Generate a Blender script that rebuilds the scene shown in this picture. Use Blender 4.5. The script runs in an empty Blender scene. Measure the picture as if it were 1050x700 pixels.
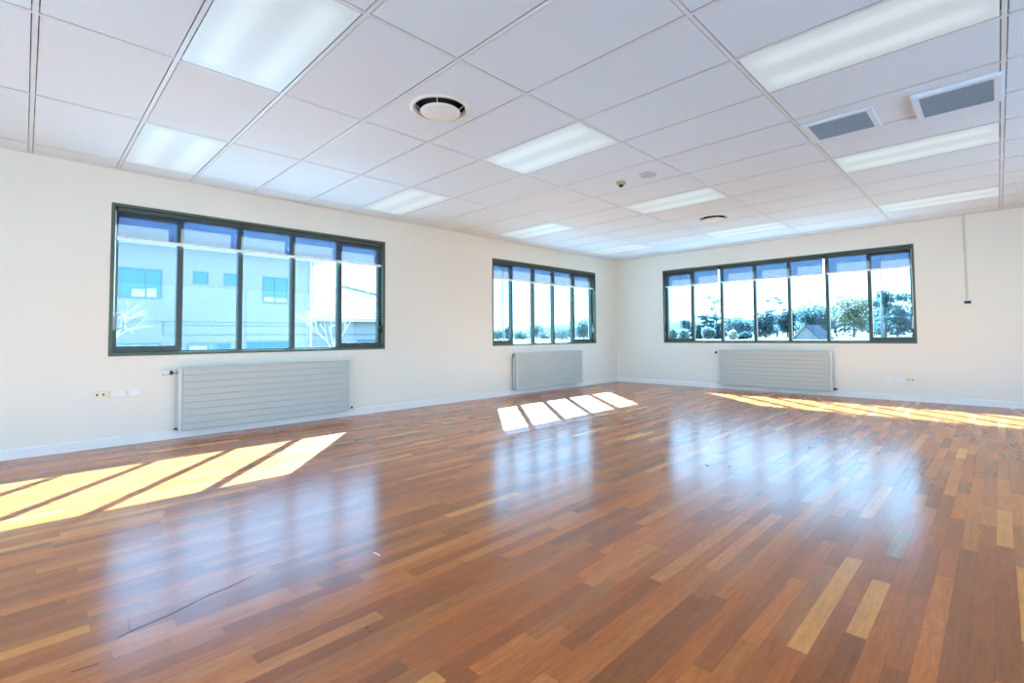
import bpy, bmesh, math, random
from mathutils import Vector, Matrix
C = bpy.context.scene
COL = C.collection
PI = math.pi
random.seed(7)

# ------------------------------------------------------------------ helpers
def srgb(r, g, b):
    f = lambda c: c/12.92 if c <= .04045 else ((c+.055)/1.055)**2.4
    return (f(r/255), f(g/255), f(b/255), 1)

def mat(name, col, rough=.5, spec=.5, metal=0, noise=0, nscale=8, bump=0, bscale=60):
    m = bpy.data.materials.new(name); m.use_nodes = True
    nt = m.node_tree; b = nt.nodes['Principled BSDF']
    b.inputs['Roughness'].default_value = rough
    b.inputs['Specular IOR Level'].default_value = spec
    b.inputs['Metallic'].default_value = metal
    b.inputs['Base Color'].default_value = col
    tc = nt.nodes.new('ShaderNodeTexCoord')
    if noise:
        n = nt.nodes.new('ShaderNodeTexNoise'); n.inputs['Scale'].default_value = nscale
        n.inputs['Detail'].default_value = 4
        nt.links.new(tc.outputs['Object'], n.inputs['Vector'])
        mx = nt.nodes.new('ShaderNodeMix'); mx.data_type = 'RGBA'
        mx.inputs[6].default_value = tuple(c*(1-noise) for c in col[:3])+(1,)
        mx.inputs[7].default_value = tuple(min(1, c*(1+noise)) for c in col[:3])+(1,)
        nt.links.new(n.outputs['Fac'], mx.inputs[0]); nt.links.new(mx.outputs[2], b.inputs['Base Color'])
    if bump:
        n2 = nt.nodes.new('ShaderNodeTexNoise'); n2.inputs['Scale'].default_value = bscale
        nt.links.new(tc.outputs['Object'], n2.inputs['Vector'])
        bp = nt.nodes.new('ShaderNodeBump'); bp.inputs['Strength'].default_value = bump; bp.inputs['Distance'].default_value = .002
        nt.links.new(n2.outputs['Fac'], bp.inputs['Height']); nt.links.new(bp.outputs['Normal'], b.inputs['Normal'])
    return m

LEFT = lambda u, n, z: (n, u, z)        # left wall is the plane x = 0, room on +x
RIGHT = lambda u, n, z: (u, -n, z)      # right wall is the plane y = 0, room on -y
WORLD = lambda x, y, z: (x, y, z)

class MB:
    def __init__(self, M=WORLD): self.bm = bmesh.new(); self.M = M
    def box(self, a, b, bevel=0):
        x0, y0, z0 = a; x1, y1, z1 = b
        v = [self.bm.verts.new(self.M(x, y, z)) for z in (z0, z1) for x, y in ((x0, y0), (x1, y0), (x1, y1), (x0, y1))]
        fs = [self.bm.faces.new([v[i] for i in q]) for q in ((0,1,2,3), (4,5,6,7), (0,1,5,4), (1,2,6,5), (2,3,7,6), (3,0,4,7))]
        if bevel:
            es = list({e for f in fs for e in f.edges})
            bmesh.ops.bevel(self.bm, geom=es, offset=bevel, segments=2, affect='EDGES', profile=.5)
        return self
    def poly(self, pts, depth_vec):
        a = [self.bm.verts.new(self.M(*p)) for p in pts]
        b = [self.bm.verts.new(self.M(*(p[i]+depth_vec[i] for i in range(3)))) for p in pts]
        self.bm.faces.new(a); self.bm.faces.new(b[::-1])
        for i in range(len(a)):
            j = (i+1) % len(a); self.bm.faces.new((a[i], a[j], b[j], b[i]))
        return self
    def tube(self, pts, r, seg=8, cap=True):
        P = [Vector(self.M(*p)) for p in pts]
        rs = r if isinstance(r, (list, tuple)) else [r]*len(P)
        rings = []
        for i, p in enumerate(P):
            d = (P[min(i+1, len(P)-1)]-P[max(i-1, 0)]).normalized()
            s = Vector((0, 0, 1)) if abs(d.z) < .9 else Vector((1, 0, 0))
            a = d.cross(s).normalized(); b = d.cross(a)
            rings.append([self.bm.verts.new(p+rs[i]*(math.cos(t)*a+math.sin(t)*b)) for t in (2*PI*k/seg for k in range(seg))])
        for A, B in zip(rings, rings[1:]):
            for k in range(seg): self.bm.faces.new((A[k], A[(k+1) % seg], B[(k+1) % seg], B[k]))
        if cap: self.bm.faces.new(rings[0][::-1]); self.bm.faces.new(rings[-1])
        return self
    def lathe(self, c, prof, seg=40):      # prof: (radius, z) about a vertical axis at c
        rings = []
        for r, z in prof:
            rings.append([self.bm.verts.new((c[0]+r*math.cos(2*PI*k/seg), c[1]+r*math.sin(2*PI*k/seg), c[2]+z)) for k in range(seg)] if r > 1e-6
                         else [self.bm.verts.new((c[0], c[1], c[2]+z))])
        for A, B in zip(rings, rings[1:]):
            for k in range(seg):
                l = (k+1) % seg
                if len(A) == 1 and len(B) > 1: self.bm.faces.new((A[0], B[k], B[l]))
                elif len(B) == 1 and len(A) > 1: self.bm.faces.new((A[k], A[l], B[0]))
                elif len(A) > 1: self.bm.faces.new((A[k], A[l], B[l], B[k]))
        return self
    def build(self, name, m, parent=None, smooth=False, recalc=True):
        if recalc: bmesh.ops.recalc_face_normals(self.bm, faces=self.bm.faces)
        me = bpy.data.meshes.new(name); self.bm.to_mesh(me); self.bm.free()
        for p in me.polygons: p.use_smooth = smooth
        me.materials.append(m)
        o = bpy.data.objects.new(name, me); COL.objects.link(o)
        if parent:
            o.parent = parent; o.matrix_parent_inverse = Matrix.Translation(-parent.location)
        return o

def empty(name, loc):
    o = bpy.data.objects.new(name, None); COL.objects.link(o); o.location = loc
    o.empty_display_size = .1
    return o
def tag(o, label, cat, group=None, kind=None):
    o['label'] = label; o['category'] = cat
    if group: o['group'] = group
    if kind: o['kind'] = kind
    return o
def struct(o, label=None):
    o['kind'] = 'structure'
    if label: o['label'] = label
    return o

# ------------------------------------------------------------------ dimensions (metres; room corner at the origin)
H = 2.722
RX, RY = 9.0, -12.6                      # extent of the room
WT = .2                                  # wall thickness
WZ0, WZ1 = .872, 2.386
W1, W2, W3 = (-8.772, -5.808), (-3.775, -.802), (1.163, 5.345)

# ------------------------------------------------------------------ materials
M_wall = mat('wall_paint', (.805, .765, .685, 1), .6, .25, noise=.015, nscale=1.5, bump=.08, bscale=120)
M_tile = mat('ceiling_tile', (.73, .815, .90, 1), .8, .2, noise=.02, nscale=2, bump=.15, bscale=300)
M_tbar = mat('grid_bar', (.70, .75, .80, 1), .4, .4)
M_void = mat('plenum_dark', (.05, .05, .05, 1), .9, .1)
M_white = mat('white_gloss', (.82, .82, .81, 1), .35, .4)
M_base = mat('skirting_paint', (.80, .80, .78, 1), .4, .4)
M_green = mat('green_frame', (.050, .066, .055, 1), .35, .5)
M_greenlip = mat('green_lip', (.075, .105, .075, 1), .35, .5)
M_rad = mat('radiator_enamel', (.47, .50, .475, 1), .38, .45)
M_radside = mat('radiator_side', (.60, .63, .62, 1), .38, .45)
M_plate = mat('plastic_plate', (.80, .79, .76, 1), .4, .4)
M_sensor = mat('sensor_plastic', (.56, .60, .66, 1), .3, .5)
M_cream = mat('cream_plastic', (.78, .74, .58, 1), .4, .4)
M_black = mat('black_plastic', (.012, .012, .014, 1), .4, .4)
M_navy = mat('navy_plastic', (.02, .03, .07, 1), .4, .4)
M_chrome = mat('chrome', (.6, .58, .5, 1), .25, .5, 1)
M_handle = mat('grey_handle', (.42, .44, .45, 1), .35, .5)
M_beige = mat('beige_plastic', (.42, .40, .27, 1), .5, .4)
M_grille = mat('filter_mesh', (.27, .42, .56, 1), .7, .2, noise=.1, nscale=90)
M_slat = mat('grille_slat', (.34, .48, .60, 1), .5, .3)
M_conduit = mat('conduit', (.62, .61, .58, 1), .5, .3)
M_bar = mat('blind_bar', (.85, .87, .9, 1), .4, .4)

def emission_diffuser():
    m = bpy.data.materials.new('prismatic_diffuser'); m.use_nodes = True
    nt = m.node_tree; b = nt.nodes['Principled BSDF']
    b.inputs['Base Color'].default_value = (.41, .46, .50, 1); b.inputs['Roughness'].default_value = .4
    tc = nt.nodes.new('ShaderNodeTexCoord'); sp = nt.nodes.new('ShaderNodeSeparateXYZ')
    nt.links.new(tc.outputs['Object'], sp.inputs[0])
    def math_(op, a, bb=None, c=None):
        n = nt.nodes.new('ShaderNodeMath'); n.operation = op
        for i, v in enumerate((a, bb, c)):
            if v is None: continue
            if isinstance(v, (int, float)): n.inputs[i].default_value = v
            else: nt.links.new(v, n.inputs[i])
        return n.outputs[0]
    ay = math_('ABSOLUTE', sp.outputs[1]); ax = math_('ABSOLUTE', sp.outputs[0])
    d = math_('SUBTRACT', ay, .145)                    # brighter bands put into the emission in place of two tubes
    band = math_('EXPONENT', math_('MULTIPLY', math_('MULTIPLY', d, d), -230))
    mr = nt.nodes.new('ShaderNodeMapRange'); mr.interpolation_type = 'SMOOTHSTEP'
    mr.inputs[1].default_value = .60; mr.inputs[2].default_value = .42; mr.inputs[3].default_value = 0; mr.inputs[4].default_value = 1
    nt.links.new(ax, mr.inputs[0])
    s = math_('MULTIPLY_ADD', math_('MULTIPLY', band, mr.outputs[0]), .18, .38)
    b.inputs['Emission Color'].default_value = (.80, .95, 1.0, 1)
    nt.links.new(s, b.inputs['Emission Strength'])
    return m
M_diff = emission_diffuser()
M_diff.cycles.emission_sampling = 'NONE'

def glass_mat():
    m = bpy.data.materials.new('window_glass'); m.use_nodes = True
    nt = m.node_tree; nt.nodes.clear()
    out = nt.nodes.new('ShaderNodeOutputMaterial'); mx = nt.nodes.new('ShaderNodeMixShader')
    t = nt.nodes.new('ShaderNodeBsdfTransparent'); t.inputs[0].default_value = (.87, .965, .985, 1)
    g = nt.nodes.new('ShaderNodeBsdfGlossy'); g.inputs['Roughness'].default_value = 0.0
    lw = nt.nodes.new('ShaderNodeLayerWeight'); lw.inputs[0].default_value = .25
    ml = nt.nodes.new('ShaderNodeMath'); ml.operation = 'MULTIPLY_ADD'; ml.inputs[1].default_value = .15; ml.inputs[2].default_value = .006
    nt.links.new(lw.outputs['Facing'], ml.inputs[0]); nt.links.new(ml.outputs[0], mx.inputs[0])
    nt.links.new(t.outputs[0], mx.inputs[1]); nt.links.new(g.outputs[0], mx.inputs[2]); nt.links.new(mx.outputs[0], out.inputs[0])
    return m
M_glass = glass_mat()

def blind_mat():
    m = bpy.data.materials.new('mesh_blind_fabric'); m.use_nodes = True
    nt = m.node_tree; nt.nodes.clear()
    out = nt.nodes.new('ShaderNodeOutputMaterial')
    t = nt.nodes.new('ShaderNodeBsdfTransparent'); t.inputs[0].default_value = (.085, .145, .26, 1)
    tr = nt.nodes.new('ShaderNodeBsdfTranslucent'); tr.inputs[0].default_value = (.062, .044, .028, 1)
    df = nt.nodes.new('ShaderNodeBsdfDiffuse'); df.inputs[0].default_value = (.05, .065, .11, 1)
    a = nt.nodes.new('ShaderNodeAddShader'); mx = nt.nodes.new('ShaderNodeMixShader')
    tc = nt.nodes.new('ShaderNodeTexCoord'); wv = nt.nodes.new('ShaderNodeTexNoise'); wv.inputs['Scale'].default_value = 25
    mr = nt.nodes.new('ShaderNodeMapRange'); mr.inputs[3].default_value = .52; mr.inputs[4].default_value = .60
    nt.links.new(tc.outputs['Object'], wv.inputs['Vector']); nt.links.new(wv.outputs['Fac'], mr.inputs[0]); nt.links.new(mr.outputs[0], mx.inputs[0])
    nt.links.new(tr.outputs[0], a.inputs[0]); nt.links.new(df.outputs[0], a.inputs[1])
    nt.links.new(t.outputs[0], mx.inputs[1]); nt.links.new(a.outputs[0], mx.inputs[2]); nt.links.new(mx.outputs[0], out.inputs[0])
    return m
M_blind = blind_mat()

def floor_mat():
    m = bpy.data.materials.new('strip_parquet'); m.use_nodes = True
    nt = m.node_tree; L = nt.links; b = nt.nodes['Principled BSDF']
    def N(op, a, bb=None, c=None):
        n = nt.nodes.new('ShaderNodeMath'); n.operation = op
        for i, v in enumerate((a, bb, c)):
            if v is None: continue
            if isinstance(v, (int, float)): n.inputs[i].default_value = v
            else: L.new(v, n.inputs[i])
        return n.outputs[0]
    def white(x, y=None):
        w = nt.nodes.new('ShaderNodeTexWhiteNoise'); w.noise_dimensions = '2D'
        cb = nt.nodes.new('ShaderNodeCombineXYZ'); L.new(x, cb.inputs[0])
        if y is not None:
            if isinstance(y, (int, float)): cb.inputs[1].default_value = y
            else: L.new(y, cb.inputs[1])
        L.new(cb.outputs[0], w.inputs['Vector']); return w
    tc = nt.nodes.new('ShaderNodeTexCoord'); sp = nt.nodes.new('ShaderNodeSeparateXYZ'); L.new(tc.outputs['Object'], sp.inputs[0])
    X, Y = sp.outputs[0], sp.outputs[1]
    rx = N('DIVIDE', X, .0625); row = N('FLOOR', rx); fx = N('FRACT', rx)
    r1 = white(row, 3.7).outputs['Value']; r2 = white(row, 11.3).outputs['Value']
    ln = N('MULTIPLY_ADD', r1, .45, .42)
    ry = N('DIVIDE', N('MULTIPLY_ADD', r2, 7.0, N('ADD', Y, 40)), ln)
    # uneven board lengths: shift each joint
    idx0 = N('FLOOR', ry); jit = N('MULTIPLY', white(row, idx0).outputs['Value'], .55)
    fr0 = N('FRACT', ry); step = N('LESS_THAN', fr0, jit)
    idx = N('SUBTRACT', idx0, step)
    cell = white(row, N('ADD', idx, .37)); rnd = cell.outputs['Value']
    cr = nt.nodes.new('ShaderNodeValToRGB'); cr.color_ramp.interpolation = 'CONSTANT'
    stops = [(0, (122, 60, 26)), (.03, (130, 65, 27)), (.15, (140, 68, 28)), (.27, (152, 76, 30)), (.42, (163, 80, 30)), (.56, (170, 90, 36)),
             (.68, (181, 95, 36)), (.78, (150, 84, 40)), (.88, (186, 106, 48)), (.955, (202, 128, 60)), (.98, (221, 155, 76)), (.99, (150, 118, 84))]
    stops = [(p, tuple(min(240, v*.86+k) for v, k in zip(c, (47, 29, 13)))) for p, c in stops]
    els = cr.color_ramp.elements
    els[0].position = 0; els[0].color = srgb(*stops[0][1]); els[1].position = stops[1][0]; els[1].color = srgb(*stops[1][1])
    for p, c in stops[2:]:
        e = els.new(p); e.color = srgb(*c)
    L.new(rnd, cr.inputs[0])
    # grain stretched along the board, offset per board
    mp = nt.nodes.new('ShaderNodeCombineXYZ')
    L.new(N('MULTIPLY', X, 60), mp.inputs[0]); L.new(N('MULTIPLY_ADD', rnd, 80, N('MULTIPLY', Y, 5)), mp.inputs[1]); L.new(N('MULTIPLY', rnd, 50), mp.inputs[2])
    g = nt.nodes.new('ShaderNodeTexNoise'); g.inputs['Scale'].default_value = 1; g.inputs['Detail'].default_value = 4; g.inputs['Roughness'].default_value = .65
    g.inputs['Distortion'].default_value = .6
    L.new(mp.outputs[0], g.inputs['Vector'])
    f2 = nt.nodes.new('ShaderNodeTexNoise'); f2.inputs['Scale'].default_value = 90; f2.inputs['Detail'].default_value = 3
    mp2 = nt.nodes.new('ShaderNodeMapping'); mp2.inputs['Scale'].default_value = (1, .18, 1); L.new(tc.outputs['Object'], mp2.inputs[0]); L.new(mp2.outputs[0], f2.inputs['Vector'])
    gm = nt.nodes.new('ShaderNodeMapRange'); gm.inputs[1].default_value = .28; gm.inputs[2].default_value = .72; gm.inputs[3].default_value = .80; gm.inputs[4].default_value = 1.17
    L.new(g.outputs['Fac'], gm.inputs[0])
    gm2 = nt.nodes.new('ShaderNodeMapRange'); gm2.inputs[1].default_value = .3; gm2.inputs[2].default_value = .7; gm2.inputs[3].default_value = .91; gm2.inputs[4].default_value = 1.08
    L.new(f2.outputs['Fac'], gm2.inputs[0])
    # seams
    ex = N('MINIMUM', fx, N('SUBTRACT', 1, fx)); sx = N('LESS_THAN', ex, .012)
    ey = N('MULTIPLY', N('ABSOLUTE', N('SUBTRACT', fr0, jit)), ln); sy = N('LESS_THAN', ey, .0011)
    seam = N('MAXIMUM', sx, sy)
    val = N('MULTIPLY', N('MULTIPLY', gm.outputs[0], gm2.outputs[0]), N('MULTIPLY_ADD', seam, -.28, 1))
    hs = nt.nodes.new('ShaderNodeHueSaturation'); hs.inputs['Saturation'].default_value = 1.0
    L.new(cr.outputs[0], hs.inputs['Color']); L.new(val, hs.inputs['Value'])
    L.new(hs.outputs[0], b.inputs['Base Color'])
    # varnish: roughness differs a little from board to board
    sm = nt.nodes.new('ShaderNodeTexNoise'); sm.inputs['Scale'].default_value = 3; L.new(tc.outputs['Object'], sm.inputs['Vector'])
    L.new(N('ADD', N('MULTIPLY_ADD', white(row, N('ADD', idx, 5.1)).outputs['Value'], .025, .17), N('MULTIPLY', sm.outputs['Fac'], .06)), b.inputs['Roughness'])
    b.inputs['Specular IOR Level'].default_value = .55
    return m
M_floor = floor_mat()

# ------------------------------------------------------------------ room shell
fl = struct(MB().box((-WT, RY-WT, -.15), (RX+WT, WT, 0)).build('floor', M_floor), 'glossy reddish brown strip parquet floor')

def wall(name, M, u0, u1, holes, label, ztop=3.1, t=WT):
    mb = MB(M); u = u0
    for a, b, z0, z1 in holes:
        mb.box((u, -t, 0), (a, 0, ztop)); mb.box((a, -t, 0), (b, 0, z0)); mb.box((a, -t, z1), (b, 0, ztop)); u = b
    mb.box((u, -t, 0), (u1, 0, ztop))
    return struct(mb.build(name, M_wall), label)
wall('wall_left', LEFT, RY, WT, [(*W1, WZ0, WZ1), (*W2, WZ0, WZ1)], 'cream painted wall with two windows')
wall('wall_right', RIGHT, 0, RX, [(*W3, WZ0, WZ1)], 'cream painted wall with one long window')
BACK = lambda u, n, z: (u, RY+n, z)
SIDE = lambda u, n, z: (RX-n, u, z)
HB = [(.8, 8.2, .5, 2.5)]; HS = [(-11.6, -1.6, .5, 2.5)]  # unseen window openings, added in both rear walls to brighten the room
wall('wall_back', BACK, 0, RX, HB, 'cream painted wall behind the viewer')
wall('wall_side', SIDE, RY, 0, HS, 'cream painted wall on the far right')
struct(MB().box((-WT, RY-WT, 3.1), (RX+WT, WT, 3.25)).build('ceiling_slab', M_void), 'dark unseen roof slab added above the suspended ceiling to keep sun out')  # added over the ceiling so no sun leaks in
for i, (M, (a, b, z0, z1)) in enumerate(((BACK, HB[0]), (SIDE, HS[0]))):
    r = struct(empty('window_%d' % (4+i), M(a, 0, z0)), 'added wide window opening behind the viewer, lets in extra daylight')
    mb = MB(M)
    for zz in (z0, z1-.05): mb.box((a, -.15, zz), (b, -.03, zz+.05))
    n = 6
    for k in range(n+1):
        uu = a+(b-a-.05)*k/n; mb.box((uu, -.15, z0+.05), (uu+.05, -.03, z1-.05))
    mb.build('frame', M_green, r)
for nm, M, a, b in (('baseboard_left', LEFT, RY, 0), ('baseboard_right', RIGHT, 0, RX)):
    mb = MB(M); mb.poly([(a, 0, 0), (a, .014, 0), (a, .014, .078), (a, .008, .09), (a, 0, .09)], (b-a, 0, 0))
    struct(mb.build(nm, M_base), 'white painted skirting board')

# ceiling grid: tile joints at x = GX(i), y = GY(j)
GX = lambda i: 1.2*i-.8914
GY = lambda j: .6*j-9.9384
LIGHTS = [(i, j) for i in (1, 3, 5, 7) for j in (-2, 2, 6, 10, 14)]
xs = [0]+[GX(i) for i in range(1, 9)]+[RX]; ys = [RY]+[GY(j) for j in range(-4, 17)]+[0]
xi = [None]+list(range(1, 9)); yj = [None]+list(range(-4, 17))
mb = MB(); G = .0165
for a in range(len(xs)-1):
    for c in range(len(ys)-1):
        if (xi[a], yj[c]) in LIGHTS: continue
        x0, x1, y0, y1 = xs[a]+G, xs[a+1]-G, ys[c]+G, ys[c+1]-G
        if x1-x0 < .02 or y1-y0 < .02: continue
        if (xi[a], yj[c]) in ((3, 4), (3, 12)):           # tile cut out round for an air diffuser
            mx_, my_ = (x0+x1)/2, (y0+y1)/2; hx, hy = (x1-x0)/2, (y1-y0)/2
            an = sorted([2*PI*k/48 for k in range(48)]+[math.atan2(sy*hy, sx*hx) % (2*PI) for sx in (-1, 1) for sy in (-1, 1)])
            rg = []
            for t in an:
                ct, st = math.cos(t), math.sin(t); q_ = min(hx/max(abs(ct), 1e-9), hy/max(abs(st), 1e-9))
                rg.append([mb.bm.verts.new((mx_+r_*ct, my_+r_*st, z_)) for r_, z_ in ((.195, H+.018), (.195, H), (q_, H), (q_, H+.018))])
            for A_, B_ in zip(rg, rg[1:]+rg[:1]):
                for e_ in range(3): mb.bm.faces.new((A_[e_], B_[e_], B_[e_+1], A_[e_+1]))
            continue
        mb.box((x0, y0, H), (x1, y1, H+.018))
struct(mb.build('ceiling', M_tile), 'suspended ceiling of white mineral tiles')
mb = MB()
for x in xs: mb.box((x-.012, RY, H-.002), (x+.012, 0, H-.0005)); mb.box((x-.003, RY, H-.0005), (x+.003, 0, H+.04))
for y in ys: mb.box((0, y-.012, H-.0025), (RX, y+.012, H-.001)); mb.box((0, y-.003, H-.001), (RX, y+.003, H+.04))
for x in (0, RX): mb.box((max(x-.02, 0), RY, H+.001), (min(x+.02, RX), 0, H+.003))
for y in (RY, 0): mb.box((0, max(y-.02, RY), H+.0015), (RX, min(y+.02, 0), H+.0035))
struct(mb.build('trim_1', M_tbar), 'white metal grid bars of the suspended ceiling')

# ------------------------------------------------------------------ ceiling lights
LAB = {(1, 2): 'small bright fluorescent ceiling panel above the left end of the left window',
       (1, 6): 'fluorescent ceiling panel close to left wall, right of the left window',
       (1, 10): 'fluorescent ceiling panel close to left wall, above the small middle window',
       (1, 14): 'fluorescent ceiling panel nearest the corner where both walls meet',
       (3, 2): 'big fluorescent ceiling panel at the top left, cut by the picture top',
       (3, 6): 'fluorescent ceiling panel in mid ceiling, right of the near round air diffuser',
       (3, 10): 'fluorescent ceiling panel just beyond the smoke detector',
       (3, 14): 'fluorescent ceiling panel beyond the far round air diffuser, above right wall window',
       (5, 6): 'very large fluorescent ceiling panel at the top right, in front of two grilles',
       (5, 10): 'long fluorescent ceiling panel right behind the two square grilles',
       (5, 14): 'long fluorescent ceiling panel nearest the right wall, above the cable conduit'}
def diffuser_mesh():
    bm = MB(); bm.box((-.582, -.282, -.004), (.582, .282, .002), .0015)
    return bm
proto = None
for i, j in LIGHTS:
    if GY(j) < RY: continue
    cx, cy = GX(i)+.6, GY(j)+.3
    lab = LAB.get((i, j), 'fluorescent ceiling panel outside the picture, over the viewer')
    if proto is None:
        r = empty('ceiling_light', (cx, cy, H))
        f = MB()
        for s in (-1, 1):
            f.box((cx-.588, cy+s*.288-.006, H-.001), (cx+.588, cy+s*.288+.006, H+.09))
            f.box((cx+s*.588-.006, cy-.294, H-.001), (cx+s*.588+.006, cy+.294, H+.09))
        f.box((cx-.594, cy-.294, H+.09), (cx+.594, cy+.294, H+.1))
        f.build('housing', M_white, r)
        d = diffuser_mesh().build('diffuser', M_diff); d.parent = r; d.location = (0, 0, .003)
        proto = r
    else:
        r = proto.copy(); COL.objects.link(r); r.location = (cx, cy, H)
        for ch in list(proto.children):
            c = ch.copy(); COL.objects.link(c); c.parent = r
    tag(r, lab, 'ceiling light', 'fluorescent panels in the suspended ceiling')

# ------------------------------------------------------------------ round air diffusers, detectors
def air_diffuser(x, y, label):
    r = tag(empty('ceiling_air_diffuser', (x, y, H)), label, 'air vent', 'round ceiling air diffusers')
    MB().lathe((x, y, H), [(.222, 0), (.222, -.004), (.205, -.010), (.192, -.009), (.186, 0), (.180, .022), (.183, .024), (.192, .01)], 56).build('ring', M_white, r, True)
    MB().lathe((x, y, H), [(.181, .022), (.181, .085), (0, .085), (0, .09), (.186, .09), (.186, .022)], 48).build('throat', M_black, r)
    MB().lathe((x, y, H), [(0, -.040), (.128, -.038), (.143, -.032), (.147, -.026), (.14, -.020), (0, -.014)], 56).build('disc', M_white, r, True)
    for k in range(4):
        a = PI/4+k*PI/2
        MB().tube([(x+.12*math.cos(a), y+.12*math.sin(a), H-.022), (x+.183*math.cos(a), y+.183*math.sin(a), H+.03)], .003, 6).build('spoke', M_white, r)
air_diffuser(3.309, -7.238, 'larger looking round white air diffuser with dark slot, in near ceiling')
air_diffuser(3.309, -2.438, 'far round white air diffuser with thin dark slot, near the right wall window')

r = tag(empty('smoke_detector', (3.283, -4.80, H)), 'small beige smoke detector with black tip on the ceiling', 'smoke detector')
MB().lathe((3.283, -4.80, H), [(0, 0), (.052, 0), (.052, -.012), (.044, -.024), (.03, -.03), (0, -.03)], 28).build('base', M_beige, r, True)
MB().lathe((3.283, -4.80, H), [(0, -.03), (.024, -.03), (.024, -.046), (.016, -.052), (0, -.052)], 20).build('sensor_tip', M_black, r, True)
r = tag(empty('ceiling_sensor', (3.625, -4.815, H)), 'flat round white sensor disc beside the smoke detector', 'sensor')
MB().lathe((3.625, -4.815, H), [(0, 0), (.088, 0), (.088, -.008), (.078, -.016), (.062, -.018), (.058, -.010), (0, -.010)], 36).build('ring', M_sensor, r, True)
MB().lathe((3.625, -4.815, H), [(0, -.010), (.054, -.010), (.046, -.026), (.02, -.034), (0, -.035)], 36).build('lens', M_sensor, r, True)

# square return-air grilles in one panel
def grille(x0, x1, y0, y1, drop, label):
    r = tag(empty('ceiling_grille', ((x0+x1)/2, (y0+y1)/2, H)), label, 'air vent', 'square ceiling grilles with blue-grey mesh')
    f = MB(); w = .042
    for a, b in (((x0-w, y0-w), (x1+w, y0)), ((x0-w, y1), (x1+w, y1+w)), ((x0-w, y0), (x0, y1)), ((x1, y0), (x1+w, y1))):
        f.box((a[0], a[1], H-drop), (b[0], b[1], H+.0), .002)
    f.build('frame', M_tile, r)
    MB().box((x0, y0, H-drop+.004), (x1, y1, H)).build('filter', M_grille, r)
    s = MB(); n = 34
    for k in range(n):
        x = x0+(x1-x0)*(k+.5)/n; s.box((x-.0016, y0, H-drop+.001), (x+.0016, y1, H-drop+.004))
    s.build('slats', M_slat, r)
grille(5.168, 5.562, -4.955, -4.575, .012, 'square blue-grey ceiling grille in white frame, the left one of the pair')
grille(5.872, 6.262, -4.945, -4.525, .026, 'square blue-grey ceiling grille hanging slightly open, the right one of the pair')

# ------------------------------------------------------------------ windows and blinds
def window(name, M, u0, u1, mull, label, left_handle, right_handle):
    r = struct(empty(name, M(u0, 0, WZ0)), label)
    L = .028
    f = MB(M)
    f.box((u0, -.16, WZ0), (u1, .006, WZ0+L)); f.box((u0, -.16, WZ1-L), (u1, .006, WZ1))
    f.box((u0, -.16, WZ0+L), (u0+L, .006, WZ1-L)); f.box((u1-L, -.16, WZ0+L), (u1, .006, WZ1-L))
    f.build('frame', M_greenlip, r)
    g = MB(M); s = .03
    a0, a1, b0, b1 = u0+L, u1-L, WZ0+L, WZ1-L
    g.box((a0, -.15, b0), (a1, -.085, b0+.018)); g.box((a0, -.15, b1-.045), (a1, -.085, b1))
    g.build('fixed_rail', M_green, r)
    for m in mull: MB(M).box((m-.024, -.15, b0+.018), (m+.024, -.075, b1-.045), .003).build('mullion', M_green, r)
    edges = [a0]+list(mull)+[a1]; n = len(edges)-1
    for k in range(n):
        p0 = edges[k]+(.024 if k else 0); p1 = edges[k+1]-(.024 if k < n-1 else 0)
        z0, z1 = b0+.018, b1-.045
        if k in (0, n-1):
            w = .038; q = MB(M)
            q.box((p0, -.14, z0), (p1, -.07, z0+.05)); q.box((p0, -.14, z1-w), (p1, -.07, z1))
            wl, wr = (w, .006) if k == 0 else (.006, w)
            q.box((p0, -.14, z0+.05), (p0+wl, -.07, z1-w)); q.box((p1-wr, -.14, z0+.05), (p1, -.07, z1-w))
            sash = q.build('sash', M_green, r)
            MB(M).box((p0+wl, -.113, z0+.05), (p1-wr, -.107, z1-w)).build('pane', M_glass, sash)
            style = left_handle if k == 0 else right_handle
            hu = p0+.016 if k == 0 else p1-.016; sg = 1 if k == 0 else -1
            if style == 'loop':
                h = MB(M)
                h.box((hu-.012, -.07, 1.13), (hu+.012, -.058, 1.30), .003)
                pts = [(hu, -.055, 1.29), (hu+sg*.045, -.05, 1.288), (hu+sg*.07, -.048, 1.265), (hu+sg*.07, -.048, 1.165), (hu+sg*.045, -.05, 1.142), (hu, -.055, 1.14)]
                h.tube(pts, .0085, 8)
                h.build('handle', M_handle, sash, True)
            elif style:
                h = MB(M)
                h.box((hu-.013, -.07, 1.10), (hu+.013, -.055, 1.28), .003)
                h.box((hu-.010, -.055, 1.17), (hu+.010, -.025, 1.20), .003); h.box((hu-.009, -.035, 1.10), (hu+.009, -.020, 1.20), .004)
                h.build('handle', M_black if style == 'dark' else M_handle, sash)
        else:
            MB(M).box((p0, -.113, z0), (p1, -.107, z1)).build('pane', M_glass, r)
    return r
window('window_1', LEFT, *W1, (-8.188, -7.612, -7.025, -6.432), 'left window with five panes looking at a pale building', 'loop', 'dark')
window('window_2', LEFT, *W2, (-3.235, -2.662, -2.09, -1.47), 'narrower looking middle window with five panes', 'loop', 'grey')
window('window_3', RIGHT, *W3, (1.774, 2.367, 2.986, 3.574, 4.165, 4.757), 'long right window with seven panes looking at trees', 'dark', 'grey')

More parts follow.
